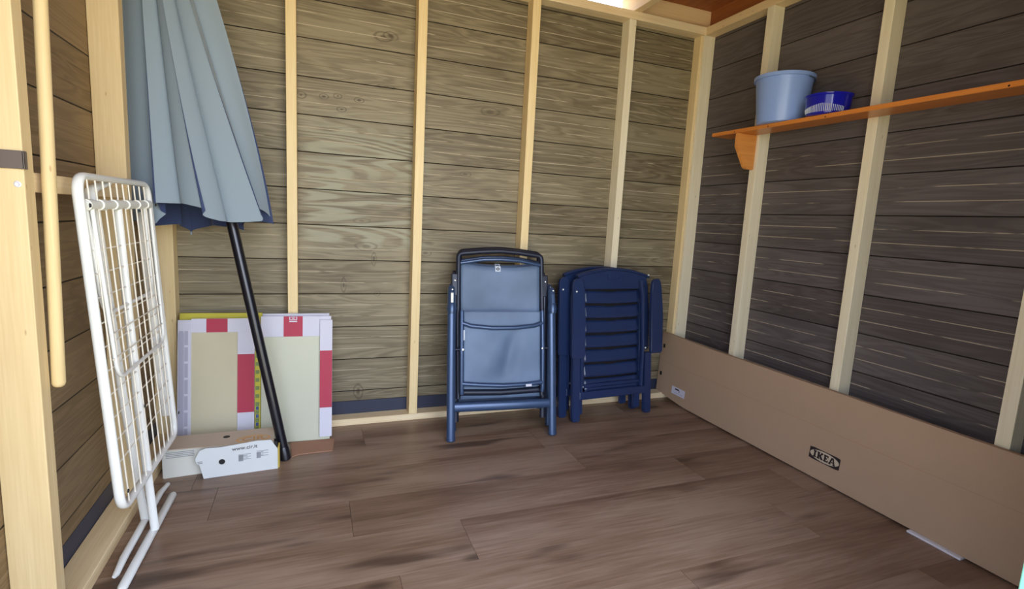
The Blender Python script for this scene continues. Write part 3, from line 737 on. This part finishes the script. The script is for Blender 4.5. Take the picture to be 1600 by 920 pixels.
# right pack
c2 = leaning('tile_pack', LO[0], LO[1], LO[2], LEAN2)
set_props(c2, 'right opened tile pack with red and white carton frame, loose flap on its right', 'tile pack', 'opened tile packs against the back wall')
panel(c2, 0.018, 0.326, 0.0, 0.600, 0.004, TH, M_TILE2, 'tile')
tb = panel(c2, 0.016, 0.330, 0.508, 0.606, -0.001, 0.004, M_CARDW, 'carton_border')
rb_ = panel(c2, 0.115, 0.200, 0.5085, 0.6055, -0.0018, -0.0009, M_CARDRED, 'red_band', 0, tb)
# small pale box-house pictogram and bar on the red band
b = B()
for q in ((0.140, 0.144, 0.590, 0.604), (0.171, 0.175, 0.590, 0.604), (0.140, 0.175, 0.588, 0.591), (0.147, 0.168, 0.600, 0.6030), (0.152, 0.164, 0.594, 0.597), (0.140, 0.175, 0.578, 0.584)):
    b.box(q[0], q[1], -0.0026, -0.0018, q[2], q[3])
b.done('pictogram', M_CARDW, tb)
fp = panel(c2, 0.279, 0.336, 0.018, 0.588, -0.012, -0.006, M_CARDW, 'loose_flap')
panel(c2, 0.2795, 0.3355, 0.160, 0.438, -0.0130, -0.0119, M_CARDRED, 'red_band', 0, fp)
ps = panel(c2, -0.0085, 0.0155, 0.02, 0.505, 0.006, 0.02, M_YEL, 'picture_strip', 0)
b = B()
for i in range(12):
    z = 0.03+i*0.038; b.box(-0.006, 0.010, 0.0052, 0.0061, z, z+0.018)
b.done('picture_print', M_GREEN, ps)
for i in range(4): B().box(-0.004, 0.008, 0.0046, 0.0053, 0.05+i*0.038, 0.066+i*0.038).done('picture_print', M_BLUEINK, ps)
# torn brown bottom flap lying on the floor in front of the right pack
fo = B(); fo.prism([(0.10, 2.560), (0.085, 2.425), (-0.06, 2.42), (-0.09, 2.40), (-0.10, 2.560)], 0.0, 0.004, 'z')
fo.bm.verts.ensure_lookup_table()
o = fo.done('cardboard_flap', M_CARDD); o.location = (0, 0, 0.0005)
set_props(o, 'torn brown cardboard flap lying on the floor at the foot of the right tile pack', 'cardboard')
# yellow-green carton standing behind both
c3 = leaning('flat_carton', -0.25, 2.6025, -3.0, 8.5)
set_props(c3, 'thin yellow-green carton standing behind the two opened tile packs', 'carton')
panel(c3, -0.325, 0.02, 0.0, 0.618, 0.0, 0.018, M_YEL, 'carton_body', 0.002)
panel(c3, 0.02, 0.322, 0.0, 0.614, 0.0, 0.016, M_CARDW, 'carton_side', 0.002)

# ---------------------------------------------------------------- white tile carton on the floor
wb_ = empty('torn_carton', (-0.419, 2.289, 0.0), (0, 0, math.radians(4.0)))
set_props(wb_, 'torn white cardboard carton lying on the floor under the parasol pole', 'carton')
# body (left, set back) and sleeve (front sheet) ; x right, y back
bd = B(); bd.prism([(-0.148, 0.045), (0.262, 0.052), (0.264, 0.165), (-0.125, 0.180)], 0.0005, 0.119, 'z')
bmesh.ops.bevel(bd.bm, geom=bd.bm.edges[:], offset=0.003, segments=2, affect='EDGES')
bd = bd.done('carton_body', M_CARDWARM, wb_)
# greyish top sheet
tp_ = B(); tp_.prism([(-0.125, 0.047), (0.262, 0.006), (0.266, 0.165), (-0.124, 0.186)], 0.1195, 0.1225, 'z')
tp_ = tp_.done('top_panel', M_CARDTOP, wb_)
# torn front sleeve panel, in front of the body
o2 = [(0.0, 0.0), (0.277, 0.0), (0.277, 0.090), (0.252, 0.133), (0.20, 0.137), (0.12, 0.131), (0.06, 0.127), (0.01, 0.130), (-0.012, 0.121), (-0.028, 0.088), (-0.022, 0.068), (-0.012, 0.060), (-0.006, 0.030)]
hole = (0.067, 0.063, 0.012)
b = B(); nH = 24
hv0 = [(hole[0]+hole[2]*math.cos(2*math.pi*k/nH), hole[1]+hole[2]*math.sin(2*math.pi*k/nH)) for k in range(nH)]
def outer_hit(ang):
    best = None; d = (math.cos(ang), math.sin(ang))
    for i in range(len(o2)):
        p, q = o2[i], o2[(i+1) % len(o2)]; ex, ey = q[0]-p[0], q[1]-p[1]
        den = d[0]*ey-d[1]*ex
        if abs(den) < 1e-9: continue
        t_ = ((p[0]-hole[0])*ey-(p[1]-hole[1])*ex)/den; s_ = ((p[0]-hole[0])*d[1]-(p[1]-hole[1])*d[0])/den
        if t_ > 0 and -1e-6 <= s_ <= 1+1e-6 and (best is None or t_ < best): best = t_
    return (hole[0]+d[0]*best, hole[1]+d[1]*best)
angs = sorted(set([2*math.pi*k/nH for k in range(nH)]+[math.atan2(p[1]-hole[1], p[0]-hole[0]) % (2*math.pi) for p in o2]))
def yy(x, z): return -0.002+0.040*max(0, (z-0.10)/0.035)**1.5*0.12
dh = B(); dh.lathe([(0.0001, 0), (0.0116, 0), (0.0116, 0.001), (0.0001, 0.001)], 24)  # dark disc painted as the shade inside the hole
bmesh.ops.transform(dh.bm, matrix=Matrix.Translation((hole[0], 0.0042, hole[1])) @ Matrix.Rotation(math.radians(90), 4, 'X'), verts=dh.bm.verts[:])
dh = dh.done('hand_hole', M_BLACKPL, wb_)
rings = []
for yo in (0.0, 0.003):
    rings.append([(b.bm.verts.new((hole[0]+hole[2]*math.cos(a), yo, hole[1]+hole[2]*math.sin(a))), b.bm.verts.new((outer_hit(a)[0], yo, outer_hit(a)[1]))) for a in angs])
n = len(angs)
for i in range(n):
    j = (i+1) % n
    b.bm.faces.new((rings[0][i][0], rings[0][j][0], rings[0][j][1], rings[0][i][1]))
    b.bm.faces.new((rings[1][i][0], rings[1][i][1], rings[1][j][1], rings[1][j][0]))
    b.bm.faces.new((rings[0][i][1], rings[0][j][1], rings[1][j][1], rings[1][i][1]))
    b.bm.faces.new((rings[0][i][0], rings[1][i][0], rings[1][j][0], rings[0][j][0]))
bmesh.ops.remove_doubles(b.bm, verts=b.bm.verts[:], dist=0.00001)
sv = b.done('torn_front_panel', new_mat('white_carton_front', (212, 216, 218), 0.7, noise=0.03), wb_)
# yellow end lining and dark open slot
b = B(); b.prism([(0.2775, 0.003), (0.284, 0.012), (0.287, 0.05), (0.281, 0.051)], 0.0, 0.095, 'z')
b.done('yellow_end_flap', M_YEL2, wb_)
b = B(); b.prism([(0.2645, 0.012), (0.276, 0.012), (0.276, 0.046), (0.2645, 0.046)], 0.004, 0.118, 'z'); b.done('open_slot', M_BLACKPL, wb_)
# lettering
Mf = lambda x, z, y=-0.0006, rot=0.0: Matrix.Translation((x, y, z)) @ Matrix.Rotation(math.radians(90), 4, 'X') @ Matrix.Rotation(rot, 4, 'Z')
text_mesh('www.cir.it', 'web_address', 0.0215, M_DKINK, sv, Mf(0.152, 0.113, rot=0.03), bold=0.0002, sx=1.05)
b = B()
for i in range(5):
    z = 0.083-i*0.0055
    b.box(0.128, 0.128+(0.034 if i % 2 else 0.046), -0.0008, -0.0001, z, z+0.0022)
    b.box(0.196, 0.196+(0.026 if i % 2 else 0.045), -0.0008, -0.0001, z+0.006, z+0.0085)
b.box(0.128, 0.146, -0.0008, -0.0001, 0.055, 0.082); b.box(0.196, 0.212, -0.0008, -0.0001, 0.060, 0.086)
b.done('small_print', M_GREYINK, sv)
b = B(); b.box(-0.020, -0.002, -0.0008, -0.0001, 0.0735, 0.0755); b.box(-0.018, -0.002, -0.0008, -0.0001, 0.0675, 0.0695)
b.done('small_print', M_DKINK, sv)
b = B()
for i in range(4): b.box(-0.134, -0.035, 0.0438, 0.0452, 0.108-i*0.007, 0.1105-i*0.007)
b.done('small_print', M_GREYINK, bd)
# oval orange print and hole on the top panel
Mt = Matrix.Translation((0.183, 0.062, 0.1229))
b = B(); N_ = 40
oo = [b.bm.verts.new(Mt @ Vector((0.067*math.cos(2*math.pi*i/N_), 0.040*math.sin(2*math.pi*i/N_), 0))) for i in range(N_)]
ii = [b.bm.verts.new(Mt @ Vector((0.056*math.cos(2*math.pi*i/N_), 0.028*math.sin(2*math.pi*i/N_), 0))) for i in range(N_)]
for i in range(N_): b.bm.faces.new((oo[i], oo[(i+1) % N_], ii[(i+1) % N_], ii[i]))
ov = b.done('oval_print', M_PEACH, tp_)
text_mesh('CIR', 'oval_lettering', 0.050, M_ORINK, ov, Mt @ Matrix.Translation((0, 0, 0.0004)), bold=0.001, sx=1.15)
b = B(); b.lathe([(0.0001, 0.1226), (0.0135, 0.1226), (0.0135, 0.1231), (0.0001, 0.1231)], 24, (0.078, 0.115)); b.done('top_hole', M_BLACKPL, tp_)

# ---------------------------------------------------------------- drying rack
rk = empty('drying_rack', (-0.525, 1.955, 0.0)); set_props(rk, 'white folded wire laundry drying rack standing against the left wall', 'drying rack')
OX, OY = -0.525, 1.955
def R(y, z, off=0.0):  # point on the rack plane, local
    x = -0.508-0.055*(z-0.22)/0.95
    return (x+off-OX, y-OY, z)
out = fillet([R(1.658, 0.235), R(1.652, 1.168), R(2.262, 1.172), R(2.262, 0.215)], 0.055, n=8)
of = B().tube(out, 0.0095, closed=True, seg=14, flat=1.35, ref=(1, 0, 0)).done('outer_frame', M_WHITE, rk, True)
# hinge bar with knuckles
hb = B(); hb.tube([R(1.672, 1.093, 0.004), R(2.246, 1.100, 0.004)], 0.012, seg=12); hb = hb.done('hinge_bar', M_GREYPL, rk, True)
for yk in (1.70, 1.79, 1.90, 2.01, 2.12, 2.215):
    B().tube([R(yk-0.022, 1.093+(yk-1.67)*0.012, 0.004), R(yk+0.022, 1.093+(yk-1.67)*0.012, 0.004)], 0.0155, seg=14).done('hinge_knuckle', M_GREYPL, hb, True)
# curved handle loop between the top bar and hinge bar
B().tube(fillet([R(1.80, 1.095, -0.02), R(1.80, 1.135, -0.02), R(1.93, 1.160, -0.02)], 0.03, closed=False), 0.011, seg=10, flat=1.4, ref=(1, 0, 0)).done('support_arm', M_WHITE, rk, True)
# two fold-out wings of thinner tube
for wi, (y0, y1, zt, zb, off) in enumerate(((1.700, 2.225, 1.095, 0.600, 0.010), (1.690, 2.190, 1.090, 0.790, 0.000))):
    wp = fillet([R(y0, zt, off), R(y0+0.03, zb, off), R(y1, zb, off), R(y1+0.012, zt, off)], 0.06, closed=False, n=6)
    B().tube(wp, 0.0058, seg=10, ref=(1, 0, 0)).done('wing_frame', M_WHITE, rk, True)
B().tube(fillet([R(1.695, 1.07, -0.016), R(1.722, 0.90, -0.016), R(1.722, 0.42, -0.016), R(1.690, 0.30, -0.016)], 0.05, closed=False), 0.0065, seg=10).done('inner_side_bar', M_WHITE, rk, True)
B().tube(fillet([R(2.246, 1.07, -0.016), R(2.222, 0.98, -0.016), R(2.222, 0.42, -0.016), R(2.248, 0.30, -0.016)], 0.05, closed=False), 0.0095, seg=10, flat=1.7, ref=(1, 0, 0)).done('inner_side_bar', M_WHITE, rk, True)
# long wires
for i in range(10):
    y = 1.702+i*0.0555
    B().tube([R(y, 1.160, 0.006), R(y+0.003, 0.7, 0.006), R(y+0.004, 0.232, 0.006)], 0.0023, seg=8).done('long_wire', M_WIRE, rk, True)
# cross wires in two layers
for i, z in enumerate([0.973, 0.909, 0.845, 0.775, 0.708, 0.640, 0.572, 0.505, 0.438, 0.372]):
    B().tube([R(1.690, z, 0.002), R(2.246, z-0.001, 0.002)], 0.0021, seg=6).done('cross_wire', M_WIRE, rk, True)
for z in (0.735, 0.665):
    B().tube([R(1.712, z, 0.010), R(2.230, z, 0.010)], 0.0021, seg=6).done('cross_wire', M_WIRE, rk, True)
# legs and feet
def P_(x, y, z): return (x-OX, y-OY, z)
B().tube([P_(-0.558, 1.925, 1.105), P_(-0.530, 1.918, 0.5), P_(-0.497, 1.912, 0.022)], 0.0085, seg=12, flat=1.5, ref=(1, 0, 0)).done('leg', M_WHITE, rk, True)
B().tube([P_(-0.575, 1.800, 1.100), P_(-0.562, 1.900, 0.5), P_(-0.545, 1.990, 0.022)], 0.0085, seg=12, flat=1.5, ref=(1, 0, 0)).done('leg', M_WHITE, rk, True)
f1 = B().tube([P_(-0.511, 1.630, 0.012), P_(-0.511, 1.638, 0.012), P_(-0.499, 2.16, 0.012), P_(-0.499, 2.170, 0.012)], 0.0135, seg=14, flat=0.85, rr=[0.009, 0.0135, 0.0135, 0.009]).done('foot', M_WHITE, rk, True)
f2 = B().tube([P_(-0.549, 1.700, 0.010), P_(-0.547, 1.708, 0.010), P_(-0.547, 1.78, 0.018), P_(-0.543, 2.18, 0.018), P_(-0.537, 2.255, 0.010), P_(-0.535, 2.262, 0.010)], 0.0115, seg=14, flat=0.85, rr=[0.006, 0.009, 0.0115, 0.0115, 0.009, 0.006]).done('foot', M_WHITE, rk, True)
for y, z in ((1.656, 1.093), (2.262, 1.100), (1.660, 0.295), (2.262, 0.300), (1.915, 0.455)):
    b = B(); b.lathe([(0.0001, 0), (0.006, 0), (0.005, 0.003), (0.0001, 0.004)], 14)
    p = R(y, z, 0.0205 if z != 0.455 else 0.012)
    bmesh.ops.transform(b.bm, matrix=Matrix.Translation(p) @ Matrix.Rotation(math.radians(90), 4, 'Y'), verts=b.bm.verts[:])
    b.done('rivet', M_BOLT, rk, True)

# ---------------------------------------------------------------- closed parasol leaning in the corner
pr = empty('parasol', (-0.114, 2.388, 0.0)); set_props(pr, 'closed pale blue parasol with black pole leaning in the back left corner', 'parasol')
F0 = Vector((-0.114, 2.388, 0.0)); T0 = Vector((-0.314, 2.460, 1.03))
DIR = (T0-F0).normalized()
def ax_(z): return F0+(T0-F0)*(z/1.03)-F0
B().tube([ax_(0.005), ax_(0.05), ax_(1.2), ax_(2.20)], 0.0215, seg=24).done('pole', M_POLE, pr, True)
B().tube([ax_(0.0), ax_(0.004), ax_(0.055), ax_(0.060)], 0.023, seg=24, rr=[0.020, 0.0235, 0.0235, 0.0215]).done('pole_foot', M_POLE, pr, True)
# canopy: pleated cloth hanging from the crown around the leaning pole
def prof_c(t):
    """centre and radii at height fraction t (0 hem .. 1 crown)"""
    z = 1.075+t*(2.34-1.075)
    cx0 = -0.410+(z-1.06)*(-0.492+0.410)/(1.85-1.06)
    cx = cx0; cy = 2.435+0.035*t
    if t > 0.75:
        a = ax_(z)+F0; w = (t-0.75)/0.25
        cx = cx0*(1-w)+(a.x)*w; cy = cy*(1-w)+a.y*w
    rx = 0.264-0.152*t-0.09*max(0, t-0.72)/0.28
    return z, cx, cy, max(0.025, rx), max(0.022, rx*0.70)
V_HEM = [-180.0, -129.0, -106.0, -55.0, -4.0, 42.0, 88.0, 134.0, 180.0]
V_TOP = [-180.0, -124.0, -106.0, -80.0, -50.0, 10.0, 70.0, 125.0, 180.0]
DEP = [0.40, 0.36, 0.36, 0.32, 0.40, 0.45, 0.45, 0.45, 0.40]
HZ = [(-180, -0.045), (-150, -0.030), (-131, -0.045), (-127, 0.030), (-108, 0.034), (-104, 0.036), (-84, 0.012), (-60, -0.024), (-54, -0.028), (-38, -0.018), (-18, 0.016), (-8, 0.036), (-2, 0.034), (8, 0.0), (20, -0.035), (42, -0.02), (65, -0.075), (88, -0.05), (112, -0.10), (134, -0.05), (158, -0.085), (180, -0.045)]
def lerp_t(T, q):
    for (a0, b0), (a1, b1) in zip(T, T[1:]):
        if q <= a1: return b0+(b1-b0)*(q-a0)/(a1-a0)
    return T[-1][1]
def canopy(u, v):
    z, cx, cy, rx_, ry_ = prof_c(v)
    q = u*8; k = min(7, int(q)); s_ = q-k
    tw = min(1.0, v/0.65)
    va = V_HEM[k]*(1-tw)+V_TOP[k]*tw; vb = V_HEM[k+1]*(1-tw)+V_TOP[k+1]*tw
    bulge = abs(math.sin(math.pi*s_))**0.55
    dep = (DEP[k]*(1-s_)+DEP[k+1]*s_)*(1-0.2*v)
    r = 1-dep*(1-bulge)
    th_d = va+(vb-va)*s_
    a = math.radians(th_d)+0.16*math.sin(2*math.pi*s_)*(1-0.4*v)*(vb-va)/45.0-0.05
    thh = V_HEM[k]+(V_HEM[k+1]-V_HEM[k])*s_
    dz = (1-v)**9*lerp_t(HZ, thh)
    x = cx+rx_*r*math.cos(a); y = cy+ry_*r*math.sin(a)
    return (x-F0.x, y-F0.y, z+dz)
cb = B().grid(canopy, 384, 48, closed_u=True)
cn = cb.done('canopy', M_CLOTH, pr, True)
# make the outside of the cloth face outwards
import mathutils
me = cn.data; me.update()
cz = sum(((p.center-Vector((prof_c(0.4)[1]-F0.x, prof_c(0.4)[2]-F0.y, p.center.z))).dot(p.normal)*p.area for p in me.polygons))
if cz < 0: me.flip_normals()
# ribs inside the canopy
for k in range(8):
    th = 2*math.pi*(k+0.5)/8
    a = ax_(2.18); e = prof_c(0.0); q = Vector((e[1]-F0.x+0.09*math.cos(th)+0.03, e[2]-F0.y+0.07*math.sin(th), 1.16))
    B().tube([a+Vector((0.02*math.cos(th), 0.02*math.sin(th), 0)), q], 0.0045, seg=8).done('rib', M_POLE, pr, True)
